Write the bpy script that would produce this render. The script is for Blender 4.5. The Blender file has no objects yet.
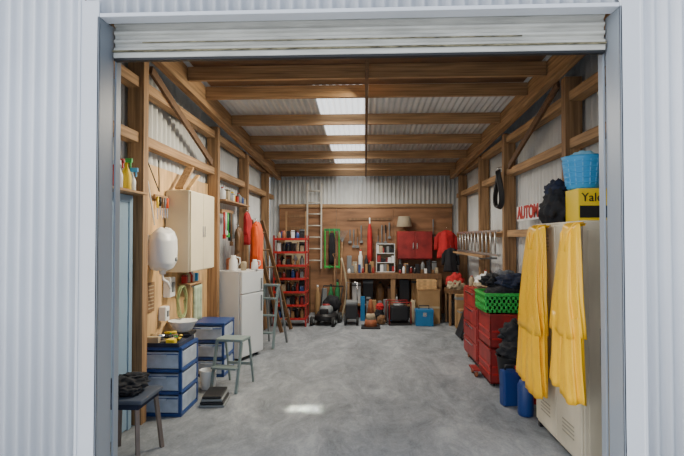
import bpy, bmesh, math, random
from mathutils import Vector, Matrix, noise
random.seed(4)
R=math.radians
D=bpy.data
scene=bpy.context.scene
# ---------------------------------------------------------------- materials
_m={}
def M(name,col,rough=.6,metal=0,var=0.0,scale=6,st=(1,1,1),bump=0,emit=0,alpha=1,detail=4,trans=0,spec=.5):
    if name in _m: return _m[name]
    m=D.materials.new(name); m.use_nodes=True
    nt=m.node_tree; b=nt.nodes['Principled BSDF']
    c=tuple(col)+(1,)
    b.inputs['Base Color'].default_value=c
    b.inputs['Roughness'].default_value=rough
    b.inputs['Metallic'].default_value=metal
    b.inputs['Specular IOR Level'].default_value=spec
    if trans: b.inputs['Transmission Weight'].default_value=trans
    if emit:
        b.inputs['Emission Color'].default_value=c
        b.inputs['Emission Strength'].default_value=emit
    if var or bump:
        tc=nt.nodes.new('ShaderNodeTexCoord'); mp=nt.nodes.new('ShaderNodeMapping')
        mp.inputs['Scale'].default_value=st
        nz=nt.nodes.new('ShaderNodeTexNoise'); nz.inputs['Scale'].default_value=scale; nz.inputs['Detail'].default_value=detail
        nt.links.new(tc.outputs['Object'],mp.inputs['Vector']); nt.links.new(mp.outputs['Vector'],nz.inputs['Vector'])
        if var:
            cr=nt.nodes.new('ShaderNodeValToRGB')
            cr.color_ramp.elements[0].position=.3; cr.color_ramp.elements[1].position=.7
            cr.color_ramp.elements[0].color=tuple(max(0,x*(1-var)) for x in col)+(1,)
            cr.color_ramp.elements[1].color=tuple(min(1,x*(1+var)) for x in col)+(1,)
            nt.links.new(nz.outputs['Fac'],cr.inputs['Fac']); nt.links.new(cr.outputs['Color'],b.inputs['Base Color'])
        if bump:
            bp=nt.nodes.new('ShaderNodeBump'); bp.inputs['Strength'].default_value=bump; bp.inputs['Distance'].default_value=.01
            nt.links.new(nz.outputs['Fac'],bp.inputs['Height']); nt.links.new(bp.outputs['Normal'],b.inputs['Normal'])
    _m[name]=m; return m
WC=(.345,.205,.098)
woodX=M('timber_x',WC,.75,0,.42,9,(.2,5,5),.2)
woodY=M('timber_y',WC,.75,0,.42,9,(5,.2,5),.2)
woodZ=M('timber_z',(.29,.17,.082),.75,0,.45,9,(5,5,.2),.2)
woodD=M('timber_dark',(.13,.07,.035),.75,0,.3,7,(.3,4,4),.2)
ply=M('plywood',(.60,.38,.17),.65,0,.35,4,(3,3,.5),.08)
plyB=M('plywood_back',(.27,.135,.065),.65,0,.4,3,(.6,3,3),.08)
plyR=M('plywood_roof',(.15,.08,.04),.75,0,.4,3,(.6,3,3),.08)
steelF=M('corrugated_front',(.78,.81,.86),.4,0,.04,2)
steelI=M('corrugated_inside',(.62,.63,.62),.5,.05,.12,2)
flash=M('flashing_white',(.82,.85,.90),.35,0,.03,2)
flashB=M('flashing_shade',(.30,.34,.39),.35,0,.03,2)  # darker copy of the flashing, the reveal's shade put into its colour
rollM=M('roller_door_cream',(.64,.63,.57),.45,0,.22,5,(.6,1,4))
dirt=M('mossy_dirt',(.20,.18,.11),.9,0,.8,18,(1,1,6))
black=M('black_plastic',(.012,.012,.014),.5,0)
blackc=M('black_cloth',(.015,.016,.02),.9,0,.4,8)
navy=M('navy_cloth',(.015,.022,.05),.9,0,.4,8)
rubber=M('rubber',(.02,.02,.02),.8)
white=M('white_plastic',(.82,.83,.82),.35)
whiteG=M('white_enamel',(.70,.74,.76),.3,0,.03,4)
cream=M('cream_metal',(.68,.61,.44),.4,0,.06,3)
creamD=M('cream_metal_seam',(.33,.30,.23),.5)
locker=M('locker_metal',(.60,.54,.41),.45,0,.18,4,(1,1,.4))
blue=M('blue_plastic',(.02,.06,.22),.35)
blueL=M('light_blue_plastic',(.05,.36,.72),.4)
blueT=M('teal_enamel',(.02,.16,.36),.35)
drawer=M('frosted_drawer',(.38,.45,.56),.25,0,.18,9)
red=M('red_paint',(.46,.02,.018),.35)
redD=M('red_paint_worn',(.28,.02,.018),.45,0,.4,5)
redC=M('red_cloth',(.50,.022,.025),.85,0,.3,6)
orange=M('orange_cloth',(1.0,.11,.015),.8,0,.2,6)
yellow=M('yellow_pvc',(1.0,.52,.004),.38,0,.08,4,(1,1,1),.1)
yelP=M('yellow_print',(.85,.60,.02),.5)
green=M('green_plastic',(.04,.45,.07),.4)
greenD=M('green_net',(.03,.20,.07),.8,0,.4,20)
alu=M('aluminium',(.62,.62,.60),.35,.8)
aluP=M('aluminium_pale',(.60,.56,.48),.5,.2)
chrome=M('chrome',(.7,.7,.7),.15,1)
grey=M('grey_plastic',(.20,.215,.22),.5)
greyG=M('grey_green_paint',(.19,.25,.25),.5)
card=M('cardboard',(.36,.22,.10),.85,0,.15,5)
brown=M('brown_wood',(.18,.095,.042),.6,0,.3,6,(4,4,.4))
doorM=M('blue_grey_door',(.26,.38,.50),.4,0,.04,3)
rust=M('rusty_orange',(.35,.11,.045),.7,0,.4,9)
lampsh=M('lamp_shade_fabric',(.36,.30,.21),.9)
tan=M('tan_cloth',(.42,.34,.22),.9,0,.2,7)
sky_p=M('translucent_roof_sheet',(.93,.97,1.0),.4,emit=1.2)  # daylight through the sheet is put in as its own emission

def concrete(name,c1,c2,c3):
    m=D.materials.new(name); m.use_nodes=True; nt=m.node_tree; b=nt.nodes['Principled BSDF']
    L=nt.links.new; N=nt.nodes.new
    tc=N('ShaderNodeTexCoord')
    n1=N('ShaderNodeTexNoise'); n1.inputs['Scale'].default_value=1.6; n1.inputs['Detail'].default_value=9; n1.inputs['Roughness'].default_value=.7; n1.inputs['Distortion'].default_value=1.2
    n2=N('ShaderNodeTexNoise'); n2.inputs['Scale'].default_value=60; n2.inputs['Detail'].default_value=5
    n3=N('ShaderNodeTexNoise'); n3.inputs['Scale'].default_value=7; n3.inputs['Detail'].default_value=9; n3.inputs['Roughness'].default_value=.8; n3.inputs['Distortion'].default_value=.8
    mp=N('ShaderNodeMapping'); mp.inputs['Scale'].default_value=(1,.5,1)
    L(tc.outputs['Object'],mp.inputs['Vector'])
    L(mp.outputs['Vector'],n1.inputs['Vector']); L(tc.outputs['Object'],n2.inputs['Vector']); L(mp.outputs['Vector'],n3.inputs['Vector'])
    r=N('ShaderNodeValToRGB'); e=r.color_ramp.elements
    e[0].position=.40; e[0].color=c1+(1,); e[1].position=.62; e[1].color=c3+(1,)
    k=e.new(.5); k.color=c2+(1,)
    mx=N('ShaderNodeMath'); mx.operation='MULTIPLY_ADD'; mx.inputs[1].default_value=.5
    ml=N('ShaderNodeMath'); ml.operation='MULTIPLY_ADD'; ml.inputs[1].default_value=.12; 
    m3=N('ShaderNodeMath'); m3.operation='MULTIPLY'; m3.inputs[1].default_value=.38
    L(n3.outputs['Fac'],m3.inputs[0]); L(n2.outputs['Fac'],ml.inputs[0]); L(m3.outputs[0],ml.inputs[2])
    L(n1.outputs['Fac'],mx.inputs[0]); L(ml.outputs[0],mx.inputs[2])
    L(mx.outputs[0],r.inputs['Fac']); L(r.outputs['Color'],b.inputs['Base Color'])
    bp=N('ShaderNodeBump'); bp.inputs['Strength'].default_value=.25; bp.inputs['Distance'].default_value=.004
    L(n2.outputs['Fac'],bp.inputs['Height']); L(bp.outputs['Normal'],b.inputs['Normal'])
    b.inputs['Roughness'].default_value=.75
    return m
conc=concrete('concrete_floor',(.135,.150,.168),(.225,.245,.268),(.37,.39,.415))
concO=concrete('concrete_outside',(.40,.41,.42),(.5,.51,.52),(.6,.61,.62))

# ---------------------------------------------------------------- builder
class B:
    def __init__(s,name,loc=(0,0,0),rz=0,rot=None):
        s.name=name; s.bm=bmesh.new(); s.mats=[]; s.loc=loc; s.rot=rot if rot else (0,0,R(rz))
    def mi(s,m):
        if m not in s.mats: s.mats.append(m)
        return s.mats.index(m)
    def add(s,t,m,smooth=False,T=None):
        i=s.mi(m)
        if T is not None: bmesh.ops.transform(t,matrix=T,verts=t.verts)
        bmesh.ops.recalc_face_normals(t,faces=t.faces)
        for f in t.faces: f.material_index=i; f.smooth=smooth
        me=D.meshes.new('tmp'); t.to_mesh(me); t.free(); s.bm.from_mesh(me); D.meshes.remove(me)
    def box(s,x0,x1,y0,y1,z0,z1,m,bev=0,T=None):
        t=bmesh.new(); bmesh.ops.create_cube(t,size=1)
        for v in t.verts:
            v.co=Vector(((x0+x1)/2+v.co.x*(x1-x0),(y0+y1)/2+v.co.y*(y1-y0),(z0+z1)/2+v.co.z*(z1-z0)))
        if bev: bmesh.ops.bevel(t,geom=list(t.edges),offset=bev,segments=2,affect='EDGES',profile=.6)
        s.add(t,m,False,T)
    def beam(s,p0,p1,w,h,m,up=(0,0,1)):
        p0=Vector(p0);p1=Vector(p1);d=(p1-p0);l=d.length;d.normalize();up=Vector(up)
        sx=d.cross(up)
        if sx.length<1e-3: sx=d.cross(Vector((0,1,0)))
        sx.normalize(); u=sx.cross(d)
        T=Matrix((( sx.x,d.x,u.x,(p0.x+p1.x)/2),(sx.y,d.y,u.y,(p0.y+p1.y)/2),(sx.z,d.z,u.z,(p0.z+p1.z)/2),(0,0,0,1)))
        s.box(-w/2,w/2,-l/2,l/2,-h/2,h/2,m,min(w,h)*.06,T)
    def cyl(s,p0,p1,r0,m,r1=None,seg=20,smooth=True):
        if r1 is None: r1=r0
        p0=Vector(p0);p1=Vector(p1);d=p1-p0
        t=bmesh.new(); bmesh.ops.create_cone(t,cap_ends=True,segments=seg,radius1=r0,radius2=r1,depth=d.length)
        T=Matrix.Translation((p0+p1)/2)@d.to_track_quat('Z','Y').to_matrix().to_4x4()
        s.add(t,m,smooth and seg>8,T)
    def tube(s,pts,r,m,seg=8,close=False):
        pts=[Vector(p) for p in pts]; t=bmesh.new(); rings=[]; n=len(pts); ref=None
        for i,p in enumerate(pts):
            a=pts[(i-1)%n] if (close or i>0) else p; b=pts[(i+1)%n] if (close or i<n-1) else p
            d=(b-a).normalized()
            if ref is None:
                ref=d.orthogonal().normalized()
            ref=(ref-d*ref.dot(d)).normalized(); bi=d.cross(ref)
            rings.append([t.verts.new(p+ref*r*math.cos(k*2*math.pi/seg)+bi*r*math.sin(k*2*math.pi/seg)) for k in range(seg)])
        for i in range(n-1 if not close else n):
            A=rings[i];C=rings[(i+1)%n]
            for k in range(seg):
                t.faces.new((A[k],A[(k+1)%seg],C[(k+1)%seg],C[k]))
        if not close:
            t.faces.new(rings[0]); t.faces.new(rings[-1])
        s.add(t,m,True)
    def lathe(s,c,prof,m,seg=24,T=None):
        t=bmesh.new(); rings=[]
        for r,z in prof:
            rings.append([t.verts.new((c[0]+r*math.cos(k*2*math.pi/seg),c[1]+r*math.sin(k*2*math.pi/seg),c[2]+z)) for k in range(seg)])
        for a,b in zip(rings,rings[1:]):
            for k in range(seg): t.faces.new((a[k],a[(k+1)%seg],b[(k+1)%seg],b[k]))
        t.faces.new(rings[0]); t.faces.new(rings[-1])
        s.add(t,m,True,T)
    def loft(s,secs,m,n=36,fold=.1,k=5,ph=0):
        t=bmesh.new(); rings=[]
        ds=[]
        for a,b in zip(secs,secs[1:]):
            for j in range(5):
                f=j/5; ds.append([a[q]*(1-f)+b[q]*f for q in range(5)])
        ds.append(list(secs[-1]))
        for (cx,cy,cz,rx,ry) in ds:
            ring=[]
            for q in range(n):
                a=q*2*math.pi/n
                mlt=1+fold*math.sin(k*a+ph+cz*3)+fold*.6*math.sin((k*2+1)*a+cz*7+ph)
                ring.append(t.verts.new((cx+rx*mlt*math.cos(a),cy+ry*mlt*math.sin(a),cz+.01*math.sin(3*a))))
            rings.append(ring)
        for a,b in zip(rings,rings[1:]):
            for q in range(n): t.faces.new((a[q],a[(q+1)%n],b[(q+1)%n],b[q]))
        t.faces.new(rings[0]); t.faces.new(rings[-1])
        s.add(t,m,True)
    def blob(s,c,r,m,amp=.2,fr=3,sub=4,flat=None,seed=0):
        t=bmesh.new(); bmesh.ops.create_icosphere(t,subdivisions=sub,radius=1)
        for v in t.verts:
            d=v.co.normalized(); k=1+amp*noise.noise(d*fr+Vector((seed*3.1,c[0],c[1])))*1.6+amp*.4*noise.noise(d*fr*3+Vector((seed,1,2)))
            p=Vector((d.x*r[0]*k,d.y*r[1]*k,d.z*r[2]*k))
            if p.z<-r[2]*.75: p.z=-r[2]*.75
            v.co=p+Vector(c)
        s.add(t,m,True)
    def grid(s,fn,nu,nv,m,smooth=True):
        t=bmesh.new(); g=[[t.verts.new(fn(i/nu,j/nv)) for j in range(nv+1)] for i in range(nu+1)]
        for i in range(nu):
            for j in range(nv): t.faces.new((g[i][j],g[i+1][j],g[i+1][j+1],g[i][j+1]))
        s.add(t,m,smooth)
    def done(s,solid=0):
        me=D.meshes.new(s.name); s.bm.to_mesh(me); s.bm.free()
        for m in s.mats: me.materials.append(m)
        o=D.objects.new(s.name,me); o.location=s.loc; o.rotation_euler=s.rot
        scene.collection.objects.link(o)
        if solid:
            md=o.modifiers.new('Solidify','SOLIDIFY'); md.thickness=solid; md.offset=0
        return o
def text(parent,s,loc,rot,size,m,ext=.002,off=0):
    c=D.curves.new('lettering','FONT'); c.body=s; c.size=size; c.extrude=ext; c.offset=off; c.align_x='CENTER'; c.align_y='CENTER'
    o=D.objects.new('lettering',c); o.data.materials.append(m); scene.collection.objects.link(o)
    o.parent=parent; o.location=loc; o.rotation_euler=rot; return o

def corr(b,o,u,v,nrm,W,H,m,pitch=.0762,amp=.009,taper=None,k=1.0):
    o=Vector(o);u=Vector(u);v=Vector(v);nrm=Vector(nrm); n=int(W/pitch*12)
    t=bmesh.new(); pr=None
    for i in range(n+1):
        a=W*i/n; w=(.5+.5*math.sin(2*math.pi*a/pitch))**k; off=amp*(2*w-1)
        h=H if taper is None else H+taper*a
        p=t.verts.new(o+u*a+nrm*off); q=t.verts.new(o+u*a+v*h+nrm*off)
        if pr: t.faces.new((pr[0],p,q,pr[1]))
        pr=(p,q)
    s_=b.mi(m)
    for f in t.faces: f.material_index=s_; f.smooth=True
    me=D.meshes.new('t'); t.to_mesh(me); t.free(); b.bm.from_mesh(me); D.meshes.remove(me)

def zj(y): return 3.46-.0498*y   # underside of ceiling joists
XL,XR=-2.08,2.08
FY=2.88; BY=10.8
OL,OR=-1.56,1.43; OH=2.905
# ---------------------------------------------------------------- shell
b=B('floor'); b.box(-2.2,2.2,FY-.02,BY+.1,-.12,0,conc); b.done()
b=B('ground'); b.box(-12,12,-12,FY-.02,-.14,-.01,concO); b.done()
b=B('wall_front')
A=dict(amp=.013,k=1.6)
corr(b,(-2.9,FY,0),(1,0,0),(0,0,1),(0,-1,0),1.24,3.7,steelF,**A)
corr(b,(OR+.10,FY,0),(1,0,0),(0,0,1),(0,-1,0),1.4,3.7,steelF,**A)
corr(b,(OL-.10,FY,OH+.01),(1,0,0),(0,0,1),(0,-1,0),OR-OL+.2,.83,steelF,**A)
b.done(.002)
A=dict(pitch=.115,amp=.022,k=1.8)
b=B('wall_left'); corr(b,(XL-.012,FY+.02,0),(0,1,0),(0,0,1),(1,0,0),BY-FY,3.46,steelI,taper=-.05,**A); b.done(.002)
b=B('wall_right'); corr(b,(XR+.012,FY+.02,0),(0,1,0),(0,0,1),(-1,0,0),BY-FY,3.46,steelI,taper=-.05,**A); b.done(.002)
b=B('wall_back'); corr(b,(XL,BY+.01,0),(1,0,0),(0,0,1),(0,-1,0),XR-XL,3.07,steelI,pitch=.09,amp=.016,k=1.5); b.done(.002)
b=B('ceiling')
sl=Vector((0,1,-.0498)); SY=5.65
def roof(x0,w,m,y0=FY-.1,y1=BY+.2):
    corr(b,(x0,y0,zj(y0)+.165),(1,0,0),sl,(0,0,1),w,y1-y0,m,amp=.012)
roof(-2.2,1.6,steelI); roof(0,2.2,steelI); roof(-.6,.6,steelI,FY-.1,SY); b.done(.002)
b=B('skylight_sheet'); roof(-.6,.6,sky_p,SY); b.done(.002)
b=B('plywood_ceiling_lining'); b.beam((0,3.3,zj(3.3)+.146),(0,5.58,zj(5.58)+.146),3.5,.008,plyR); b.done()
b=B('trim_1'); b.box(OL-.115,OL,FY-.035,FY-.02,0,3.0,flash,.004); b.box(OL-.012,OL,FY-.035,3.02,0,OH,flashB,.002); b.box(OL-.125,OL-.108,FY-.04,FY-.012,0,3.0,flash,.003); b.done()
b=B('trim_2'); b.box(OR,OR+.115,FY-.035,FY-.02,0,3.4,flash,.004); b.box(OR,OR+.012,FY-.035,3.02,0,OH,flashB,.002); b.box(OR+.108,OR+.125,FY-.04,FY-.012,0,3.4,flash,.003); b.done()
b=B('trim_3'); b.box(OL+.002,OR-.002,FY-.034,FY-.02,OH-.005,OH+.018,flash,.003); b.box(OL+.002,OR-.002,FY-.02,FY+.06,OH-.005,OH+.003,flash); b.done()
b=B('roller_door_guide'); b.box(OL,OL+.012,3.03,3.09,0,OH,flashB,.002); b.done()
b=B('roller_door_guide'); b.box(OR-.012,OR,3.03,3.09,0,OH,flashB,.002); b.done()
b=B('roller_door'); zb=2.738
def cur(u,v):
    z=zb+v*.34; f=(v*.34/.052)%1
    off=-.020*math.exp(-((f-.5)/.26)**4)+.010
    return Vector((OL+.014+u*(OR-OL-.028),3.0+off,z))
b.grid(cur,1,240,rollM,False)
b.box(OL+.014,OR-.014,2.985,3.03,zb-.03,zb+.005,rollM,.006)
b.box(OL+.014,OR-.014,2.99,3.028,zb-.045,zb-.03,black,.004)
b.box(OL+.014,OR-.014,2.974,2.984,zb+.003,zb+.013,dirt); b.box(OL+.2,OR-.5,2.974,2.981,zb+.055,zb+.061,dirt)
b.done()
b=B('roller_drum'); b.cyl((OL-.05,3.28,3.09),(OR+.05,3.28,3.09),.17,rollM); b.done()

def post(x0,x1,y,z1,w=.09):
    b=B('timber_post',((x0+x1)/2,y,0)); h=(x1-x0)/2; b.box(-h,h,-w/2,w/2,0,z1,woodZ,.004); return b.done()
LP=[4.27,6.45,8.1,9.85]; RP=[4.85,6.95,8.4,10.2]
for y in LP: post(-2.055,-1.91,y,zj(y)-.085,.1)
for y in RP: post(1.895,2.055,y,zj(y)-.085,.1)
post(-1.9,-1.75,3.14,zj(3.2)-.085); post(1.65,1.8,3.14,zj(3.2)-.085)
def girt(x0,x1,y0,y1,z,h=.09):
    b=B('timber_girt',((x0+x1)/2,(y0+y1)/2,z)); b.box(-(x1-x0)/2,(x1-x0)/2,-(y1-y0)/2,(y1-y0)/2,-h/2,h/2,woodY,.003); b.done()
def girts(P,x0,x1,zs):
    e=[3.2]+P+[10.68]
    for z in zs:
        for a,c in zip(e,e[1:]): 
            if c-a>.2: girt(x0,x1,a+.052,c-.052,z)
girts(LP,-2.055,-1.95,[2.47,2.95]); girts(RP,1.93,2.055,[1.66,2.49,2.94])
girt(-2.055,-1.96,8.155,9.795,.95)
for x0,x1 in((-1.90,-1.81),(1.80,1.89)):
    b=B('roof_rafter')
    b.beam(((x0+x1)/2,3.1,zj(3.1)+.03),((x0+x1)/2,10.7,zj(10.7)+.03),x1-x0,.22,woodY); b.done()
for y in (3.9,4.5,5.02,5.6,6.7,7.8,8.9,10.0,10.68):
    b=B('ceiling_joist',(0,y,zj(y)+.07)); b.box(-1.805,1.795,-.025,.025,-.07,.07,woodX,.003); b.done()
b=B('ceiling_strap'); b.beam((.02,3.3,zj(3.3)-.012),(.02,10.65,zj(10.65)-.012),.035,.02,woodD); b.done()
b=B('timber_brace'); b.beam((-1.93,4.4,3.12),(-1.93,6.2,2.55),.03,.08,woodD); b.done()
b=B('timber_brace'); b.beam((1.91,6.7,2.55),(1.91,5.0,3.12),.03,.08,woodD); b.done()
b=B('plywood_lining'); 
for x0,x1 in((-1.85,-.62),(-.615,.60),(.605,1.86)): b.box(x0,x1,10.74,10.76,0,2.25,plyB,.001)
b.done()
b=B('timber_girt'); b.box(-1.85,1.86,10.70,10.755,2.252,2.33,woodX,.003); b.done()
b=B('plywood_lining')
for y0,y1 in((4.33,5.5),(5.505,6.39)): b.box(-2.055,-2.04,y0,y1,.02,2.30,ply)
b.done()
# side door
b=B('door_1',(-2.0,3.66,0))
b.box(-.02,.02,-.40,.44,.01,1.9,doorM,.004)
for z0,z1 in((.15,.85),(1.0,1.78)): b.box(.02,.026,-.30,.34,z0,z1,doorM,.003)
b.cyl((.02,-.33,.98),(.07,-.33,.98),.012,chrome); b.cyl((.065,-.34,.98),(.065,-.22,.98),.010,chrome)
b.box(-.04,.03,.44,.50,0,1.96,doorM,.004); b.box(-.04,.03,-.45,-.40,0,1.96,doorM,.004); b.box(-.04,.03,-.40,.44,1.9,1.96,doorM,.004)
b.done()
b=B('wall_shelf',(-1.96,3.72,1.985)); b.box(-.09,.11,-.45,.46,-.02,.0,woodY,.002); b.box(-.09,-.06,-.45,.46,0,.05,woodY,.002); b.done()
def spray(x,y,z,body,trig,h=.2,r=.035):
    b=B('spray_bottle',(x,y,z)); b.lathe((0,0,0),[(r*.9,0),(r,.01),(r,h*.55),(r*.6,h*.75),(r*.35,h*.85),(r*.35,h)],body)
    b.box(-.014,.05,-.011,.011,h,h+.035,trig,.004); b.box(.03,.04,-.006,.006,h-.04,h,trig); b.done()
spray(-1.92,3.93,1.987,yelP,green,.22,.04); spray(-1.93,3.82,1.987,white,red,.2); spray(-1.93,4.05,1.987,white,blueL,.16,.032); spray(-1.9,3.70,1.987,orange,white,.17)

# ---------------------------------------------------------------- left side objects
def towers(x,y,h=.62,w=.40,d=.45):
    b=B('storage_drawer_tower',(x,y,0)); W=w/2; Dp=d/2
    n=3; st=(h-.03)/n
    for i in range(n+1):
        z=i*st; b.box(-W,W,-Dp,Dp,z,z+.03,blue,.006)
    for sx in(-1,1):
        for sy in(-1,1):
            b.box(sx*W-(.03 if sx>0 else 0),sx*W+(.03 if sx<0 else 0),sy*Dp-(.03 if sy>0 else 0),sy*Dp+(.03 if sy<0 else 0),.01,h-.01,blue,.006)
    for i in range(n):
        z=i*st+.034
        b.box(-W+.022,W-.008,-Dp+.004,Dp-.02,z,z+st-.05,drawer,.008)
        b.box(-W+.03,W-.03,-Dp-.006,-Dp+.006,z+.005,z+st-.055,drawer,.005)
        b.box(-W+.03,W-.03,-Dp-.012,-Dp-.004,z+st-.07,z+st-.06,blue,.002)
        b.box(-.07,.07,-Dp-.024,-Dp-.004,z+st-.085,z+st-.065,drawer,.004)
    b.done()
towers(-1.84,4.65); towers(-1.82,5.93)
b=B('tool_tray',(-1.84,4.62,.622)); b.box(-.17,.17,-.2,.2,0,.008,navy,.002)
for s in(-1,1): b.box(s*.17-.006,s*.17+.006,-.2,.2,0,.035,navy); b.box(-.17,.17,s*.2-.006,s*.2+.006,0,.035,navy)
for i in range(26):
    a=random.random()*6.28; x=random.uniform(-.09,.09); y=random.uniform(-.12,.12); l=random.uniform(.03,.07); z=.02+.002*i
    b.cyl((x-l*math.cos(a),y-l*math.sin(a),z),(x+l*math.cos(a),y+l*math.sin(a),z+.01),random.uniform(.006,.016),random.choice([yelP,black,chrome,white,black,brown,green,tan]),seg=10)
b.box(.04,.12,-.17,-.10,.02,.06,yelP,.006); b.box(-.14,-.03,-.16,-.1,.02,.08,tan,.006)
b.done()
b=B('wash_bowl',(-1.88,5.10,.64)); b.lathe((0,0,0),[(.08,0),(.09,.01),(.14,.10),(.15,.11),(.14,.11),(.09,.02),(.02,.015)],white)
b.box(-.11,.11,-.1,.1,-.03,.0,black,.005)
for x,y in((-.09,-.08),(.09,-.08),(-.09,.08),(.09,.08)): b.cyl((x,y,-.64),(x,y,-.03),.012,grey)
b.done()
b=B('fridge',(-1.59,6.42,0),-20)
b.box(-.42,-.045,.0,.52,.03,1.15,whiteG,.012); b.box(-.04,.0,0,.52,.05,.86,whiteG,.012); b.box(-.04,.0,0,.52,.87,1.15,whiteG,.012)
b.box(-.42,0,0,.52,1.15,1.165,white,.005)
b.box(0,.018,.45,.47,.6,.82,grey,.004); b.box(0,.018,.45,.47,.9,1.05,grey,.004)
for x in(-.4,-.08):
    for y in(.05,.47): b.cyl((x,y,0),(x,y,.035),.02,black)
b.done()
def jug(x,y,z,m,h=.16,r=.05,name='plastic_jug'):
    b=B(name,(x,y,z)); b.lathe((0,0,0),[(r,0),(r*1.05,.01),(r,h*.7),(r*.6,h*.85),(r*.6,h),(r*.5,h),(r*.4,h*.9)],m)
    b.tube([(r*.6,0,h*.9),(r*1.6,0,h*.85),(r*1.7,0,h*.5),(r,0,h*.3)],.008,m); b.done()
jug(-1.75,6.58,1.168,white,.2,.055,'electric_kettle'); jug(-1.50,6.75,1.168,white,.14,.045,'coffee_mug')
b=B('food_canister',(-1.85,6.78,1.168)); b.lathe((0,0,0),[(.05,0),(.055,.12),(.05,.14),(.03,.16)],rust); b.done()
b=B('food_canister',(-1.62,6.62,1.168)); b.lathe((0,0,0),[(.035,0),(.04,.1),(.035,.11),(.02,.12)],tan); b.done()
b=B('wall_cabinet',(-1.905,5.40,1.25)); b.box(-.130,.12,-.4,.4,0,.84,cream,.012)
b.box(.12,.138,-.39,-.003,.01,.83,cream,.006); b.box(.12,.138,.003,.39,.01,.83,cream,.006); b.box(.119,.124,-.003,.003,.01,.83,creamD)
b.box(.138,.15,-.04,-.025,.36,.48,chrome,.003); b.box(.138,.15,.025,.04,.36,.48,chrome,.003)
b.done()
b=B('timber_offcut',(-1.93,5.2,2.095)); b.beam((0,-.1,.02),(0,.22,.28),.09,.025,woodY); b.beam((.06,.0,.02),(.06,.3,.2),.05,.02,ply); b.done()
# rounded white water heater jug
b=B('water_heater',(-1.90,4.62,1.32))
b.loft([(0,0,-.02,.05,.06),(0,0,.0,.10,.12),(0,0,.05,.125,.155),(0,0,.16,.13,.165),(0,0,.26,.125,.16),(0,0,.33,.10,.13),(0,0,.365,.06,.08),(0,0,.375,.02,.03)],white,fold=0)
b.box(-.135,-.1,-.12,.12,.03,.31,white,.01)
b.cyl((.0,.0,-.06),(0,0,.0),.03,white); b.tube([(0,0,-.05),(.0,.01,-.11),(.03,.05,-.14),(.04,.09,-.2)],.012,white)
b.cyl((.122,0,.08),(.135,0,.08),.02,grey); b.done()
b=B('switch_box',(-2.0,5.03,1.0)); b.box(-.035,.04,-.07,.07,0,.2,white,.01); b.box(.04,.05,-.03,.03,.05,.15,grey,.004); b.done()
b=B('switch_box',(-2.0,4.9,.78)); b.box(-.035,.04,-.05,.05,0,.14,white,.01); b.box(.04,.05,-.02,.02,.04,.1,grey,.004); b.done()
b=B('paper_notice',(-2.03,4.66,.90)); b.box(0,.004,-.08,.08,0,.28,brown); 
for i in range(7): b.box(.004,.006,-.06,.06,.03+i*.035,.04+i*.035,tan)
b.done()
b=B('hand_towel',(-1.93,5.66,.66)); b.grid(lambda u,v:Vector((.03*math.sin(u*14)+.0,-.1+u*.2,v*.40)),30,10,M('towel_mint',(.45,.55,.4),.9,0,.3,12)); b.cyl((0,-.14,.40),(0,.14,.40),.008,chrome); b.done(.008)
b=B('garden_hose',(-1.97,5.26,.72)); pts=[(.02+.02*math.sin(i*.5),.09*math.cos(i*.42),.2+.17*math.sin(i*.42)) for i in range(46)]; b.tube(pts,.009,M('hose_green',(.3,.35,.15),.5)); b.done()
b=B('tool_rack',(-2.02,4.84,1.76)); b.box(0,.02,-.16,.14,.22,.26,woodY,.002)
for i,(m,l) in enumerate([(yelP,.22),(black,.18),(brown,.21),(grey,.2),(orange,.2)]):
    y=-.13+i*.06; b.cyl((.03,y,.24),(.03,y,.24-l*.5),.012,m,seg=10); b.cyl((.03,y,.24-l*.5),(.03,y,.24-l),.006,chrome,seg=8)
b.done()
b=B('power_cable'); b.tube([(-2.0,4.36,2.36),(-1.99,4.5,2.1),(-2.0,4.6,1.9),(-1.98,4.62,1.72)],.007,white); b.tube([(-2.02,4.5,2.36),(-1.98,4.72,2.05),(-2.02,4.8,2.36)],.006,black); b.done()
b=B('wall_shelf',(-1.975,5.55,1.10)); b.box(-.06,.08,-.2,.25,-.02,0,woodY,.002); b.done()
def clutter(name,x0,x1,y0,y1,z,n,pal,hmin=.06,hmax=.2,seed=1,cyls=.5):
    rr=random.Random(seed); b=B(name,((x0+x1)/2,(y0+y1)/2,z)); 
    lx=x1-x0; ly=y1-y0; along=lx>=ly; L=max(lx,ly); wd=min(lx,ly); st=L/n
    for i in range(n):
        c=-L/2+st*(i+.5); h=rr.uniform(hmin,hmax); m=rr.choice(pal); r=min(st*.42,wd*.42)*rr.uniform(.8,1)
        px,py=(c,rr.uniform(-.1,.1)*wd) if along else (rr.uniform(-.1,.1)*wd,c)
        k=rr.random()
        if k<cyls:
            b.lathe((px,py,0),[(r*.95,0),(r,.006),(r,h*.75),(r*.55,h*.88),(r*.45,h)],m,seg=14); b.cyl((px,py,h*.98),(px,py,h*1.08),r*.4,rr.choice([white,black,red]),seg=10)
        else:
            T=Matrix.Translation((px,py,0))@Matrix.Rotation(rr.uniform(-.12,.12),4,'Z')
            b.box(-r,r,-r*.9,r*.9,0,h,m,.006,T); b.box(-r*1.03,r*1.03,-r*.93,r*.93,h*.85,h*.93,rr.choice([m,black,grey]),.003,T)
    b.done()
clutter('cleaning_bottles',-2.03,-1.92,5.38,5.78,1.102,5,[white,green,blueL,tan,red],.08,.12,51,.8)
b=B('step_stool',(-1.42,5.36,0),-10)
b.box(-.15,.15,-.12,.12,.50,.53,greyG,.008); 
for x in(-.14,.14):
    b.beam((x,-.1,.5),(x,-.24,.0),.025,.03,greyG); b.beam((x,.1,.5),(x,.22,.0),.02,.025,greyG)
b.box(-.14,.14,-.25,-.11,.24,.26,greyG,.005); b.box(-.14,.14,.15,.17,.2,.23,greyG); b.done()
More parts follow.
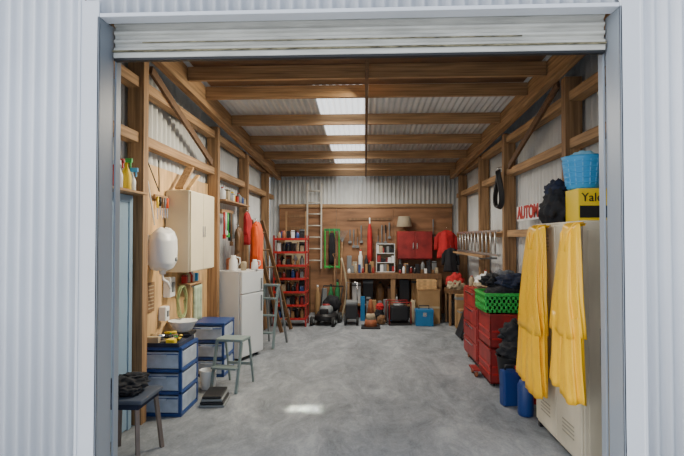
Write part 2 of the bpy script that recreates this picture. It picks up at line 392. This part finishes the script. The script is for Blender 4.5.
b=B('plastic_bucket',(-1.67,5.28,0)); b.lathe((0,0,0),[(.07,0),(.075,.01),(.09,.19),(.095,.2),(.085,.2),(.07,.02),(.01,.02)],white); b.tube([(.09*math.cos(a),.09*math.sin(a)*.2-.02,.19-.1*math.sin(a)) for a in [i*math.pi/12 for i in range(13)]],.004,chrome); b.done()
b=B('boot_tray',(-1.46,4.84,0),5); 
for i in range(4): b.box(-.12+.01*i,.12-.01*i,-.16,.16,.028*i,.028*i+.022,black if i%2 else grey,.008)
b.done()
legm=M('painted_timber_leg',(.22,.17,.14),.6,0,.2,8)
b=B('padded_stool',(-1.73,3.60,0))
b.box(-.18,.19,-.20,.18,.445,.475,M('stool_top',(.07,.09,.13),.6,0,.2,8),.012); b.box(-.15,.16,-.18,.17,.405,.445,navy,.004)
for x in(-.13,.14):
    for y in(-.16,.15): b.beam((x,y,.42),(x*1.25,y*1.3,0),.028,.028,legm)
b.done()
b=B('folded_jacket',(-1.76,3.62,.476)); b.blob((-.0,.02,.045),(.14,.15,.05),blackc,.3,3,seed=2); b.blob((.06,-.09,.03),(.09,.07,.03),blackc,.3,3,seed=5); b.blob((.02,.1,.08),(.1,.08,.025),blackc,.3,3,seed=9); b.done()

def coat(name,x,y,zt,h,m,w=.2,t=.07,rz=0,sleeve=True):
    b=B(name,(x,y,zt),rz)
    b.loft([(0,0,0,t*.3,w*.15),(0,0,-.05*h,t*.7,w*.42),(0,0,-.15*h,t,w*.5),(0,0,-.6*h,t,w*.48),(0,0,-h,t*1.1,w*.6)],m,fold=.1,k=5)
    if sleeve:
        for s in(-1,1): b.loft([(0,s*w*.38,-.08*h,t*.5,w*.12),(0.02,s*w*.6,-.25*h,t*.6,w*.16),(.02,s*w*.68,-.7*h,t*.5,w*.12)],m,fold=.08,k=4)
    b.tube([(0,0,-.0),(0,0,.03),(-.03,0,.05)],.005,chrome); b.done()
coat('orange_hi_vis_coat',-1.62,7.40,1.84,.80,orange,.25,.08)
coat('red_raincoat',-1.84,7.72,2.0,.5,redC,.2,.05)
coat('brown_work_jacket',-1.84,7.20,1.75,.5,brown,.18,.05)
b=B('hanging_tools',(-1.93,6.92,1.95))
for i,(m,l) in enumerate([(red,.3),(white,.25),(green,.28),(black,.33),(brown,.4),(grey,.3)]):
    y=-.25+i*.09; b.cyl((.03,y,0),(.03,y,-l),.013,m,seg=10); b.box(.015,.05,y-.03,y+.03,-l-.06,-l,m,.005)
b.box(-.02,.015,-.30,.28,-.02,.04,woodY); b.done()
b=B('wall_shelf',(-1.97,7.27,2.12)); b.box(-.08,.12,-.7,.7,-.02,0,woodY); b.done()
clutter('spray_cans',-2.03,-1.87,6.7,7.9,2.122,9,[white,red,tan,blue,yelP,grey],.08,.17,2)
clutter('storage_boxes',-2.0,-1.65,7.4,8.0,0,2,[black,card,grey],.4,.6,70,0)

def ladder(name,p0,p1,side,w,n,m,rw=.03,rh=.06,rung=None):
    b=B(name,p0); d=Vector(p1)-Vector(p0); s=Vector(side).normalized()*w/2; rung=rung or m
    b.beam(-s,d-s,rw,rh,m,up=d.cross(s)); b.beam(s,d+s,rw,rh,m,up=d.cross(s))
    for i in range(n):
        p=d*((i+.7)/(n+.4)); b.cyl(p-s,p+s,.014,rung,seg=10)
    b.done()
ladder('wooden_ladder',(-1.34,8.5,.02),(-1.80,8.25,1.9),(.35,.94,0),.32,6,brown)
b=B('step_ladder',(-1.40,7.45,0),-15)
for s in(-.15,.15):
    b.beam((s*.7,0,.88),(s,-.26,0),.03,.05,greyG); b.beam((s*.7,.02,.88),(s,.24,0),.025,.03,grey)
for i in range(3):
    z=.22+i*.24; b.box(-.13,.13,-.24+i*.067-.05,-.24+i*.067+.04,z,z+.02,greyG,.003)
b.box(-.12,.12,-.05,.06,.88,.91,greyG,.005); b.done()
b=B('leaning_boards',(-1.80,8.95,0))
for i in range(4): b.beam((.05+.01*i,-.25+.12*i,.0),(-.08+.01*i,-.25+.12*i,1.5+.1*i),.10,.02,[brown,woodZ,ply,grey][i],up=(1,0,0))
b.done()
# red rack
b=B('red_shelf_rack',(-1.36,9.20,0))
for x in(-.29,.29):
    for y in(-.19,.19): b.box(x-.015,x+.015,y-.015,y+.015,0,1.65,redD,.003)
for i in range(7):
    z=.12+i*.24; b.box(-.29,.29,-.19,.19,z,z+.015,redD,.002); b.box(-.3,.3,-.21,-.2,z,z+.04,red,.003); b.box(.295,.305,-.2,.2,z,z+.035,red,.003)
b.done()
pal=[white,grey,black,rust,card,black,blue,tan,redD,black]
for i in range(7): 
    clutter('paint_tins',-1.61,-1.11,9.05,9.17,.12+i*.24+.016,6,pal,.10,.18,10+i,.5)
    clutter('paint_tins',-1.61,-1.11,9.21,9.35,.12+i*.24+.016,4,pal,.14,.2,60+i,.3)
b=B('folding_wooden_chair',(-1.42,10.2,1.05))
for x in(-.2,.2): b.beam((x,0,0),(x,.05,1.1),.03,.04,woodZ); 
for z in(.25,.5,.75,1.0): b.box(-.2,.2,-.01+z*.05,.015+z*.05,z-.03,z+.03,brown,.004)
b.box(-.22,.22,-.05,-.02,.0,.5,tan,.01); b.done()
b=B('storage_cabinet',(-1.45,10.3,0)); b.box(-.3,.3,-.25,.25,.02,1.03,brown,.01); b.box(-.29,-.003,-.27,-.25,.04,1.0,brown,.004); b.box(.003,.29,-.27,-.25,.04,1.0,brown,.004); b.done()
ladder('aluminium_ladder',(-1.08,10.62,.95),(-1.08,10.66,2.78),(1,0,0),.30,7,aluP,.03,.05)
b=B('green_net_chair',(-.70,10.62,.95))
for x in(-.15,-.05,.05,.15): b.cyl((x,0,0),(x,.0,.85),.014,green,seg=8)
b.box(-.17,.17,-.012,.012,.8,.85,greenD,.005); b.box(-.17,.17,-.012,.012,.02,.06,green,.005)
b.loft([(0,-.03,.1,.06,.03),(0,-.03,.5,.07,.035),(0,-.03,.75,.05,.02)],blackc,fold=.1); b.done()
clutter('garage_sundries',-1.05,-.5,10.25,10.5,0,4,[black,grey,brown,greenD,card],.45,.85,71,.2)
b=B('garden_rake',(-.50,9.95,.01)); b.cyl((0,0,0),(.02,.60,1.5),.014,woodZ); 
for i in range(8): b.beam((.02,.60,1.5),(.02-.12+i*.035,.62,1.75),.006,.006,grey)
b.done()
b=B('spade',(-.62,9.95,.02)); b.cyl((0,.05,.28),(0,.37,1.15),.015,brown); b.loft([(0,-.03,0,.03,.006),(0,0,.1,.09,.008),(0,.05,.28,.09,.008)],grey,fold=0); b.tube([(-.05,.4,1.25),(0,.37,1.15),(.05,.4,1.25),(-.05,.4,1.25)],.01,brown); b.done()
b=B('bent_plastic_pipe',(-.46,9.66,0)); b.tube([(.10*math.sin(i/14*3.1),0,.02+i*.085) for i in range(15)],.02,tan); b.done()
b=B('lawn_mower',(-.72,9.30,0),-12)
b.loft([(0,0,.09,.21,.25),(0,0,.17,.21,.25),(0,0,.21,.16,.2)],black,fold=0); b.lathe((0,0,.2),[(.12,0),(.13,.05),(.12,.12),(.08,.15)],grey); b.box(-.07,.07,-.2,-.08,.2,.3,black,.02)
b.cyl((0,0,.34),(0,0,.37),.07,redD)
for x in(-.20,.20):
    for y,r in((-.22,.085),(.22,.1)): b.cyl((x-.025,y,r),(x+.025,y,r),r,rubber); b.cyl((x-.03,y,r),(x+.03,y,r),r*.45,grey)
b.tube([(-.18,.2,.2),(-.2,.42,.6),(-.2,.5,.66),(.2,.5,.66),(.2,.42,.6),(.18,.2,.2)],.013,black)
b.blob((0,.38,.32),(.17,.14,.17),blackc,.15,2); b.done()
# workbench
b=B('workbench',(.55,10.25,0)); b.box(-.95,.95,-.4,.42,.86,.90,brown,.005)
for x in(-.9,0,.9):
    for y in(-.35,.37): b.box(x-.045,x+.045,y-.045,y+.045,0,.86,woodZ,.003)
b.box(-.9,.9,-.3,.36,.25,.27,woodX,.003); b.box(-.95,.95,-.41,-.38,.80,.86,brown,.003); b.done()
bp=[black,white,grey,redD,brown,card,blue,black,tan,black]
clutter('bench_clutter',-.35,.20,9.93,10.08,.902,8,bp,.08,.2,31,.35)
clutter('bench_clutter',-.38,.20,10.12,10.3,.902,5,bp,.2,.45,35,.2)
clutter('bench_clutter',.66,1.45,9.9,10.04,.902,11,bp,.06,.17,32,.35)
clutter('bench_clutter',.66,1.45,10.08,10.26,.902,7,[black,card,grey,black,redD],.12,.25,36,.2)
clutter('storage_boxes',-.3,1.4,10.05,10.4,.272,7,[card,black,grey,brown,black,white],.3,.5,33,.1)
clutter('storage_boxes',-.3,1.4,9.98,10.4,.0,6,[black,grey,black,brown,redD],.16,.23,34,.1)
clutter('garage_sundries',-.10,.78,9.66,9.82,0.0,8,[black,grey,white,blueT,black,redD,card],.2,.62,38,.3)
# bags heaped in front of the bench
b=B('heap_of_bags',(.30,9.40,0)); b.blob((-.03,.05,.12),(.09,.11,.14),blackc,.3,3,seed=11); b.blob((.0,-.1,.08),(.08,.07,.09),brown,.3,3,seed=12); b.blob((-.02,.06,.30),(.07,.08,.07),redC,.3,3,seed=13); b.done()
b=B('canvas_bag',(.92,9.58,0)); b.loft([(0,0,0,.06,.12),(0,0,.25,.06,.12),(0,0,.42,.045,.10)],tan,fold=.08); b.tube([(0,-.07,.4),(0,-.05,.54),(0,.05,.54),(0,.07,.4)],.008,brown); b.done()
b=B('hanging_hand_tools',(.0,10.70,1.5))
rr=random.Random(8)
for i in range(9):
    x=[-.32,-.24,-.16,-.08,.28,.36,.44,.52,1.45][i]; l=rr.uniform(.2,.4); m=rr.choice([grey,redD,black,grey,brown]); z=rr.uniform(.25,.5)
    b.cyl((x,0,z),(x,0,z-l*.5),.015,m,seg=8); b.cyl((x,0,z-l*.5),(x,0,z-l),.009,grey,seg=8); b.box(x-.035,x+.035,-.012,.012,z-l-.05,z-l,grey,.004)
b.box(-.38,.56,.01,.03,.48,.53,brown); b.done()
# small parts shelf
b=B('small_parts_shelf',(.42,10.35,.902))
b.box(-.19,.19,.1,.11,0,.58,tan); 
for x in(-.19,.18): b.box(x,x+.012,-.1,.1,0,.58,white,.002)
for z in(0,.19,.38,.57): b.box(-.19,.19,-.1,.1,z,z+.012,white,.002)
rr=random.Random(5)
for z in(.013,.203,.393):
    x=-.17
    while x<.14:
        wd=rr.uniform(.03,.08); h=rr.uniform(.07,.16); b.box(x,x+wd-.006,-.09,.05,z,z+h,rr.choice([black,grey,redD,white,tan,blue,card,black]),.003); x+=wd
b.done()
b=B('red_beach_umbrella',(.1,10.5,.93)); b.cyl((0,0,0),(0,.02,1.1),.012,white); b.loft([(0,.01,.15,.03,.03),(0,.01,.3,.05,.05),(0,.02,.85,.04,.04),(0,.02,1.0,.008,.008)],redC,fold=.12,k=6); b.done()
b=B('red_tool_cabinet',(1.03,10.52,1.16)); b.box(-.36,.36,-.17,.17,0,.58,redD,.01); b.box(-.35,-.005,-.19,-.17,.02,.56,redD,.006); b.box(.005,.35,-.19,-.17,.02,.56,redD,.006)
b.box(-.05,-.03,-.205,-.19,.22,.34,chrome,.003); b.box(.03,.05,-.205,-.19,.22,.34,chrome,.003)
for x in(-.3,.3): b.box(x-.02,x+.02,-.1,.17,-.258,0,grey)
b.done()
b=B('table_lamp',(.82,10.5,1.742)); b.lathe((0,0,0),[(.07,0),(.07,.015),(.02,.03),(.03,.06),(.015,.1),(.01,.13)],brown); b.lathe((0,0,.09),[(.16,0),(.162,.005),(.12,.22),(.11,.22),(.15,.01)],lampsh); b.done()
coat('red_jacket',1.62,10.1,1.75,.55,redC,.3,.1,90)
coat('black_jacket',1.66,9.80,1.40,.45,blackc,.22,.08,80)
b=B('duffel_bag',(1.70,9.50,.62)); b.blob((0,0,.16),(.16,.19,.16),redC,.2,2); b.blob((-.02,-.14,.10),(.15,.12,.10),tan,.3,3,seed=8); b.box(-.18,.2,-.3,.22,-.04,.03,brown)
for x in(-.15,.17):
    for y in(-.27,.19): b.box(x-.02,x+.02,y-.02,y+.02,-.62,-.04,woodZ)
b.box(-.14,.15,-.26,.17,-.6,-.2,black,.02); b.done()
clutter('storage_boxes',1.55,1.87,8.62,9.15,0,2,[black,card,grey,brown],.35,.6,72,0)
b=B('traffic_cone',(.10,8.98,0)); b.box(-.17,.17,-.17,.17,0,.03,black,.008); b.lathe((0,0,.03),[(.12,0),(.095,.12)],rust); b.lathe((0,0,.15),[(.095,0),(.07,.11)],tan); b.lathe((0,0,.26),[(.07,0),(.03,.22),(.022,.24)],rust); b.done()
b=B('wheeled_cart',(-.25,9.35,0)); b.box(-.11,.11,-.2,.2,.12,.38,black,.02); b.box(-.10,.10,-.18,.18,.38,.43,grey,.01)
for x in(-.11,.11): b.cyl((x-.02,-.16,.08),(x+.02,-.16,.08),.08,rubber); b.cyl((x-.02,.14,.08),(x+.02,.14,.08),.08,rubber)
b.tube([(-.10,.2,.35),(-.10,.26,.75),(.10,.26,.75),(.10,.2,.35)],.012,chrome); b.done()
b=B('petrol_generator',(.62,9.38,0),8); b.box(-.17,.17,-.15,.15,.08,.34,black,.03); b.lathe((0,0,.34),[(.1,0),(.1,.03),(.03,.04)],grey); b.tube([(-.20,-.17,.03),(-.20,-.17,.42),(.20,-.17,.42),(.20,-.17,.03)],.014,redD); b.tube([(-.20,.17,.03),(-.20,.17,.42),(.20,.17,.42),(.20,.17,.03)],.014,redD)
b.box(-.21,.21,-.18,.18,0,.03,rubber,.005); b.done()
b=B('cardboard_box',(1.20,9.6,0)); b.box(-.2,.2,-.16,.16,0,.62,card,.006); b.box(-.2,.2,-.163,-.16,.28,.32,tan); b.box(-.21,.0,-.17,.17,.62,.63,card); b.box(.01,.21,-.17,.17,.62,.63,card); b.done()
b=B('blue_tool_box',(1.08,9.26,0)); b.box(-.16,.16,-.12,.12,.0,.29,blueT,.012); b.box(-.165,.165,-.125,.125,.24,.30,blueT,.012); b.tube([(-.09,0,.30),(-.09,0,.36),(.09,0,.36),(.09,0,.30)],.01,black); b.box(-.03,.03,-.135,-.12,.18,.25,chrome,.002); b.done()
b=B('wooden_crate',(1.17,9.62,.632)); 
for i in range(3):
    for s in(-1,1): b.box(-.17,.17,s*.13-.008,s*.13+.008,.01+i*.06,.055+i*.06,ply,.001); b.box(s*.17-.008,s*.17+.008,-.13,.13,.01+i*.06,.055+i*.06,ply,.001)
b.box(-.17,.17,-.13,.13,0,.01,ply); b.done()

# ---------------------------------------------------------------- right side
b=B('black_panel_board',(1.60,8.15,0)); b.beam((-.10,0,0.02),(.20,.05,.85),.5,.03,black,up=(1,0,.3)); b.done()
ladder('aluminium_ladder',(1.84,6.98,1.53),(1.84,9.95,1.53),(0,0,1),.34,11,alu,.03,.05)
b=B('ladder_bracket',(1.93,7.5,1.3)); b.beam((.02,0,.0),(-.24,0,.0),.03,.03,grey); b.done()
b=B('ladder_bracket',(1.93,9.3,1.3)); b.beam((.02,0,.0),(-.24,0,.0),.03,.03,grey); b.done()
b=B('timber_lengths',(1.74,8.4,1.318)); 
for i in range(2): b.box(-.07+i*.05,-.03+i*.05,-1.2+.1*i,1.2-.15*i,-.0,.035,[woodY,brown][i])
b.done()
b=B('coiled_extension_cable',(1.82,6.84,2.26))
for j in range(9):
    o=random.uniform(-.02,.02); b.tube([(-.02+o*2+.02*math.sin(a*2),(.12+o)*math.sin(a),(.25+o)*math.cos(a)) for a in [i*2*math.pi/24 for i in range(24)]],.014,black,6,True)
b.tube([(0,0,.22),(-.03,0,.29),(.03,0,.3)],.008,chrome); b.done()
b=B('red_letter_sign',(1.915,5.95,1.90)); b.box(-.008,.008,-.42,.42,-.09,.09,white,.003); o=b.done()
text(o,'AUTOM',(-.010,0,0),(R(90),0,R(-90)),.21,red,.006,.006)
b=B('red_tool_chest',(1.60,6.50,0)); b.box(-.25,.27,-.4,.4,.08,.96,redD,.01)
for i in range(4): b.box(-.262,-.25,-.38,.38,.11+i*.21,.30+i*.21,redD,.005); b.box(-.275,-.262,-.2,.2,.26+i*.21,.275+i*.21,chrome,.002)
for y in(-.33,.33):
    for x in(-.2,.2): b.cyl((x-.015,y,.04),(x+.015,y,.04),.04,rust); b.box(x-.02,x+.02,y-.02,y+.02,.05,.09,grey)
b.done()
clutter('hardware_jars',1.38,1.82,6.62,6.85,.962,5,[white,tan,card,black,grey],.08,.2,41,.5)
b=B('heap_of_rags',(1.60,6.33,.962)); b.blob((0,0,.06),(.2,.15,.08),tan,.3,3,seed=1); b.blob((-.1,.08,.09),(.1,.1,.08),white,.3,3,seed=2); b.blob((.1,.02,.13),(.12,.12,.08),blackc,.3,3,seed=5); b.done()
b=B('red_storage_box',(1.58,5.75,0))
def bin_(b,w,d,z0,z1,m,slots=False):
    b.box(-w,w,-d,d,z0,z0+.012,m)
    b.box(-w,w,-d,-d+.012,z0,z1,m,.003); b.box(-w,w,d-.012,d,z0,z1,m,.003); b.box(-w,-w+.012,-d,d,z0,z1,m,.003); b.box(w-.012,w,-d,d,z0,z1,m,.003)
    b.box(-w-.012,w+.012,-d-.012,-d+.012,z1-.025,z1,m,.003); b.box(-w-.012,w+.012,d-.012,d+.012,z1-.025,z1,m,.003)
    b.box(-w-.012,-w+.012,-d,d,z1-.025,z1,m,.003); b.box(w-.012,w+.012,-d,d,z1-.025,z1,m,.003)
bin_(b,.23,.27,.03,.40,redD); bin_(b,.23,.27,.41,.78,redD)
b.box(-.08,.08,-.295,-.28,.62,.66,redD,.004); b.box(-.08,.08,-.295,-.28,.25,.29,redD,.004)
for z in(.12,.2,.5,.58):
    b.box(-.21,.21,-.278,-.27,z,z+.02,red,.003); b.box(-.238,-.23,-.25,.25,z,z+.02,red,.003)
for x in(-.18,.18): b.cyl((x-.01,-.22,.02),(x+.01,-.22,.02),.02,black)
b.done()
b=B('green_plastic_crate',(1.58,5.76,.79))
w,d,h=.27,.25,.21
b.box(-w,w,-d,d,0,.012,green)
for s in(-1,1):
    for k in range(3):
        z=.0+k*.07
        b.box(-w,w,s*d-.006,s*d+.006,z,z+.035,green,.002); b.box(s*w-.006,s*w+.006,-d,d,z,z+.035,green,.002)
    b.box(-w-.01,w+.01,s*d-.012,s*d+.012,h-.03,h,green,.003); b.box(s*w-.012,s*w+.012,-d,d,h-.03,h,green,.003)
    for k in range(11):
        x=-w+.02+k*(2*w-.04)/10; b.box(x-.012,x+.012,s*d-.006,s*d+.006,0,h,green,.002)
        y=-d+.02+k*(2*d-.04)/10; b.box(s*w-.006,s*w+.006,y-.012,y+.012,0,h,green,.002)
b.done()
b=B('pile_of_dark_clothes',(1.58,5.76,.81)); b.blob((0,0,.13),(.22,.21,.16),blackc,.12,2.5,seed=1); b.blob((.1,-.05,.29),(.19,.17,.09),navy,.35,3,seed=2); b.blob((-.1,.1,.30),(.13,.13,.08),blackc,.3,3,seed=3); b.blob((.06,.16,.33),(.16,.13,.08),M('grey_cloth',(.12,.13,.15),.9,0,.3,8),.3,3,seed=7); b.done()
b=B('black_rubbish_bucket',(1.52,5.17,0)); b.lathe((0,0,0),[(.13,0),(.14,.01),(.18,.40),(.195,.41),(.17,.40),(.12,.05),(.02,.04)],black); b.blob((0,0,.46),(.16,.16,.12),blackc,.3,3,seed=4); b.blob((.02,.04,.62),(.15,.12,.12),blackc,.3,3,seed=14); b.done()
b=B('white_plastic_bag',(1.86,5.36,.0)); b.blob((0,0,.35),(.09,.12,.30),M('white_bag',(.6,.62,.62),.4,0,.15,8),.3,3,seed=6); b.blob((0,0,.1),(.09,.12,.14),blackc,.2,3,seed=9); b.done()
b=B('red_shopping_bag',(1.62,4.70,0)); b.blob((0,0,.3),(.1,.1,.3),redC,.25,3,seed=4); b.done()
def gasb(name,x,y,m,r=.06,h=.34):
    b=B(name,(x,y,0)); b.lathe((0,0,0),[(r*.9,0),(r,.02),(r,h*.8),(r*.75,h*.92),(r*.3,h*.97),(r*.3,h*1.04)],m); b.cyl((0,0,h*1.03),(0,0,h*1.12),r*.4,black,seg=12); b.done()
gasb('blue_fuel_can',1.45,4.62,M('deep_blue',(.01,.04,.18),.4),.07,.34)
b=B('jerry_can',(1.39,4.89,0),10); b.box(-.09,.08,-.05,.05,0,.34,M('deep_blue',(.01,.03,.12),.4),.02); b.tube([(-.05,0,.33),(-.05,0,.38),(.04,0,.38),(.04,0,.33)],.01,black); b.cyl((.06,0,.33),(.06,0,.37),.018,red,seg=12); b.done()
b=B('castor_dolly',(1.28,5.95,0)); b.box(-.04,.04,-.12,.12,.07,.09,redD,.003); 
for y in(-.09,.09): b.cyl((-.015,y,.035),(.015,y,.035),.035,rust,seg=16); b.box(-.02,.02,y-.02,y+.02,.05,.07,grey)
b.done()
# locker
b=B('steel_locker',(1.70,3.93,0))
b.box(-.22,.22,-.46,.46,.04,1.72,locker,.008)
for y0,y1 in((-.45,-.004),(.004,.45)):
    b.box(-.236,-.22,y0,y1,.07,1.70,locker,.006)
    for k in range(5): b.box(-.240,-.235,y0+.12,y1-.12,1.50+k*.028,1.508+k*.028,creamD)
    for k in range(4): b.box(-.240,-.235,y0+.12,y1-.12,.18+k*.028,.188+k*.028,creamD)
    b.box(-.255,-.236,y1-.08,y1-.055,.88,1.02,chrome,.004)
b.box(-.19,.19,-.468,-.46,.10,1.66,locker,.004)
b.tube([(-.1,-.475,.95),(-.1,-.5,.93),(-.1,-.5,.80),(-.1,-.475,.78)],.006,chrome)
b.box(-.12,-.08,-.48,-.466,.74,.99,chrome,.003)
for x in(-.2,.2):
    for y in(-.43,.43): b.box(x-.02,x+.02,y-.02,y+.02,0,.04,black)
b.done()
def oil(name,y,zt,h,w0,w1,ph,lean=0,t=1.0):
    b=B(name,(1.385,y,zt))
    b.loft([(.055,0,.06,.02,w0*.35),(.0,0,.055,.03,w0*.42),(-.01,0,-.04,.035,w0*.5),(-.02,lean*.2,-.2*h,.045,w0*.6),(-.03,lean*.4,-.4*h,.055,w1*.44),(-.03,lean*.5,-.62*h,.06,w1*.52)],yellow,fold=.12,k=4,ph=ph,n=72)
    b.loft([(-.03,lean*.5-w1*.20,-.5*h,.045,w1*.27),(-.035,lean*.8-w1*.24,-.8*h,.055,w1*.27),(-.035,lean-w1*.26,-h,.055,w1*.30)],yellow,fold=.13,k=4,ph=ph+1,n=72)
    b.loft([(-.03,lean*.5+w1*.20,-.5*h,.045,w1*.27),(-.03,lean*.8+w1*.24,-.8*h,.05,w1*.26),(-.03,lean+w1*.26,-.96*h,.055,w1*.28)],yellow,fold=.13,k=4,ph=ph+2,n=72)
    b.tube([(.06,-.05,.07),(.0,-.06,.068),(-.045,-.05,-.0),(-.05,-.03,-.12)],.009,yellow); b.tube([(.06,.05,.07),(.0,.06,.068),(-.045,.05,-.0),(-.05,.03,-.12)],.009,yellow)
    b.done()
oil('yellow_waterproof_trousers',4.11,1.63,1.25,.36,.54,0.3,.06); oil('yellow_waterproof_trousers',3.43,1.63,1.08,.28,.44,1.7,.02)
b=B('yellow_box',(1.69,3.92,1.722)); b.box(-.10,.13,-.12,.12,0,.25,yelP,.006); b.box(-.09,.12,-.123,-.12,.03,.12,black); o=b.done()
text(o,'Yale',(.0,-.123,.18),(R(90),0,0),.09,black)
b=B('cloth_on_locker',(1.585,4.22,1.722)); b.blob((0,0,.12),(.11,.15,.16),blackc,.25,2.5,seed=3); b.blob((.02,.05,.27),(.08,.11,.09),navy,.3,3,seed=5); b.blob((.11,.06,.1),(.09,.10,.13),M('grey_blue_cloth',(.07,.09,.13),.9,0,.3,8),.3,3,seed=8); b.done()
b=B('blue_plastic_basket',(1.68,3.93,1.974))
b.lathe((0,0,0),[(.105,0),(.115,.01),(.145,.23),(.155,.25),(.14,.245),(.11,.02),(.01,.02)],blueL,28)
for i in range(5): b.lathe((0,0,.04+i*.038),[(.122+i*.005,0),(.128+i*.005,.008),(.125+i*.005,.016)],blueL,28)
b.blob((.01,0,.24),(.11,.11,.05),M('pale_blue_cloth',(.25,.55,.75),.8),.2,3)
for i in range(16):
    a=i*math.pi/8; b.cyl((.120*math.cos(a),.120*math.sin(a),.03),(.144*math.cos(a),.144*math.sin(a),.22),.004,M('pale_blue_rib',(.15,.45,.75),.4),seg=6)
b.done()

# ---------------------------------------------------------------- lights
w=D.worlds.new('World'); scene.world=w; w.use_nodes=True; nt=w.node_tree; bg=nt.nodes['Background']
tc=nt.nodes.new('ShaderNodeTexCoord'); sx=nt.nodes.new('ShaderNodeSeparateXYZ'); rp=nt.nodes.new('ShaderNodeValToRGB'); ma=nt.nodes.new('ShaderNodeMath'); ma.operation='MULTIPLY_ADD'; ma.inputs[1].default_value=.5; ma.inputs[2].default_value=.5
nt.links.new(tc.outputs['Generated'],sx.inputs[0]); nt.links.new(sx.outputs['X'],ma.inputs[0]); nt.links.new(ma.outputs[0],rp.inputs['Fac']); nt.links.new(rp.outputs['Color'],bg.inputs['Color'])
e=rp.color_ramp.elements; e[0].position=.1; e[0].color=(1.0,1.0,1.0,1); e[1].position=.85; e[1].color=(.13,.16,.21,1)
k=e.new(.5); k.color=(.43,.48,.56,1)
bg.inputs['Strength'].default_value=3.1
def area(name,loc,rot,sx,sy,e,col=(1,1,1),spread=180):
    l=D.lights.new(name,'AREA'); l.shape='RECTANGLE'; l.size=sx; l.size_y=sy; l.energy=e; l.color=col; l.spread=R(spread)
    o=D.objects.new(name,l); o.location=loc; o.rotation_euler=rot; scene.collection.objects.link(o); return o
for i,y in enumerate((6.15,7.25,8.35,9.45)):
    area('skylight_glow',(-.3,y,zj(y)+.02),(0,0,0),.55,.7,31,(1,.93,.80))
def aim(o,t): o.rotation_euler=(Vector(t)-o.location).to_track_quat('-Z','Y').to_euler()
o=area('skylight_sunshine',(.1,5.3,3.12),(0,0,0),.5,.5,42,(1,.88,.66),100); aim(o,(-2.0,4.9,1.5))
area('sunbeam',(-.59,4.68,3.1),(0,0,0),.32,.10,1.3,(1,.90,.74),2)

cd=D.cameras.new('camera'); cd.sensor_width=36; cd.lens=26.3; cam=D.objects.new('camera',cd)
cam.location=(0,0,1.6); cam.rotation_euler=(R(91.15),0,R(2.63)); scene.collection.objects.link(cam); scene.camera=cam
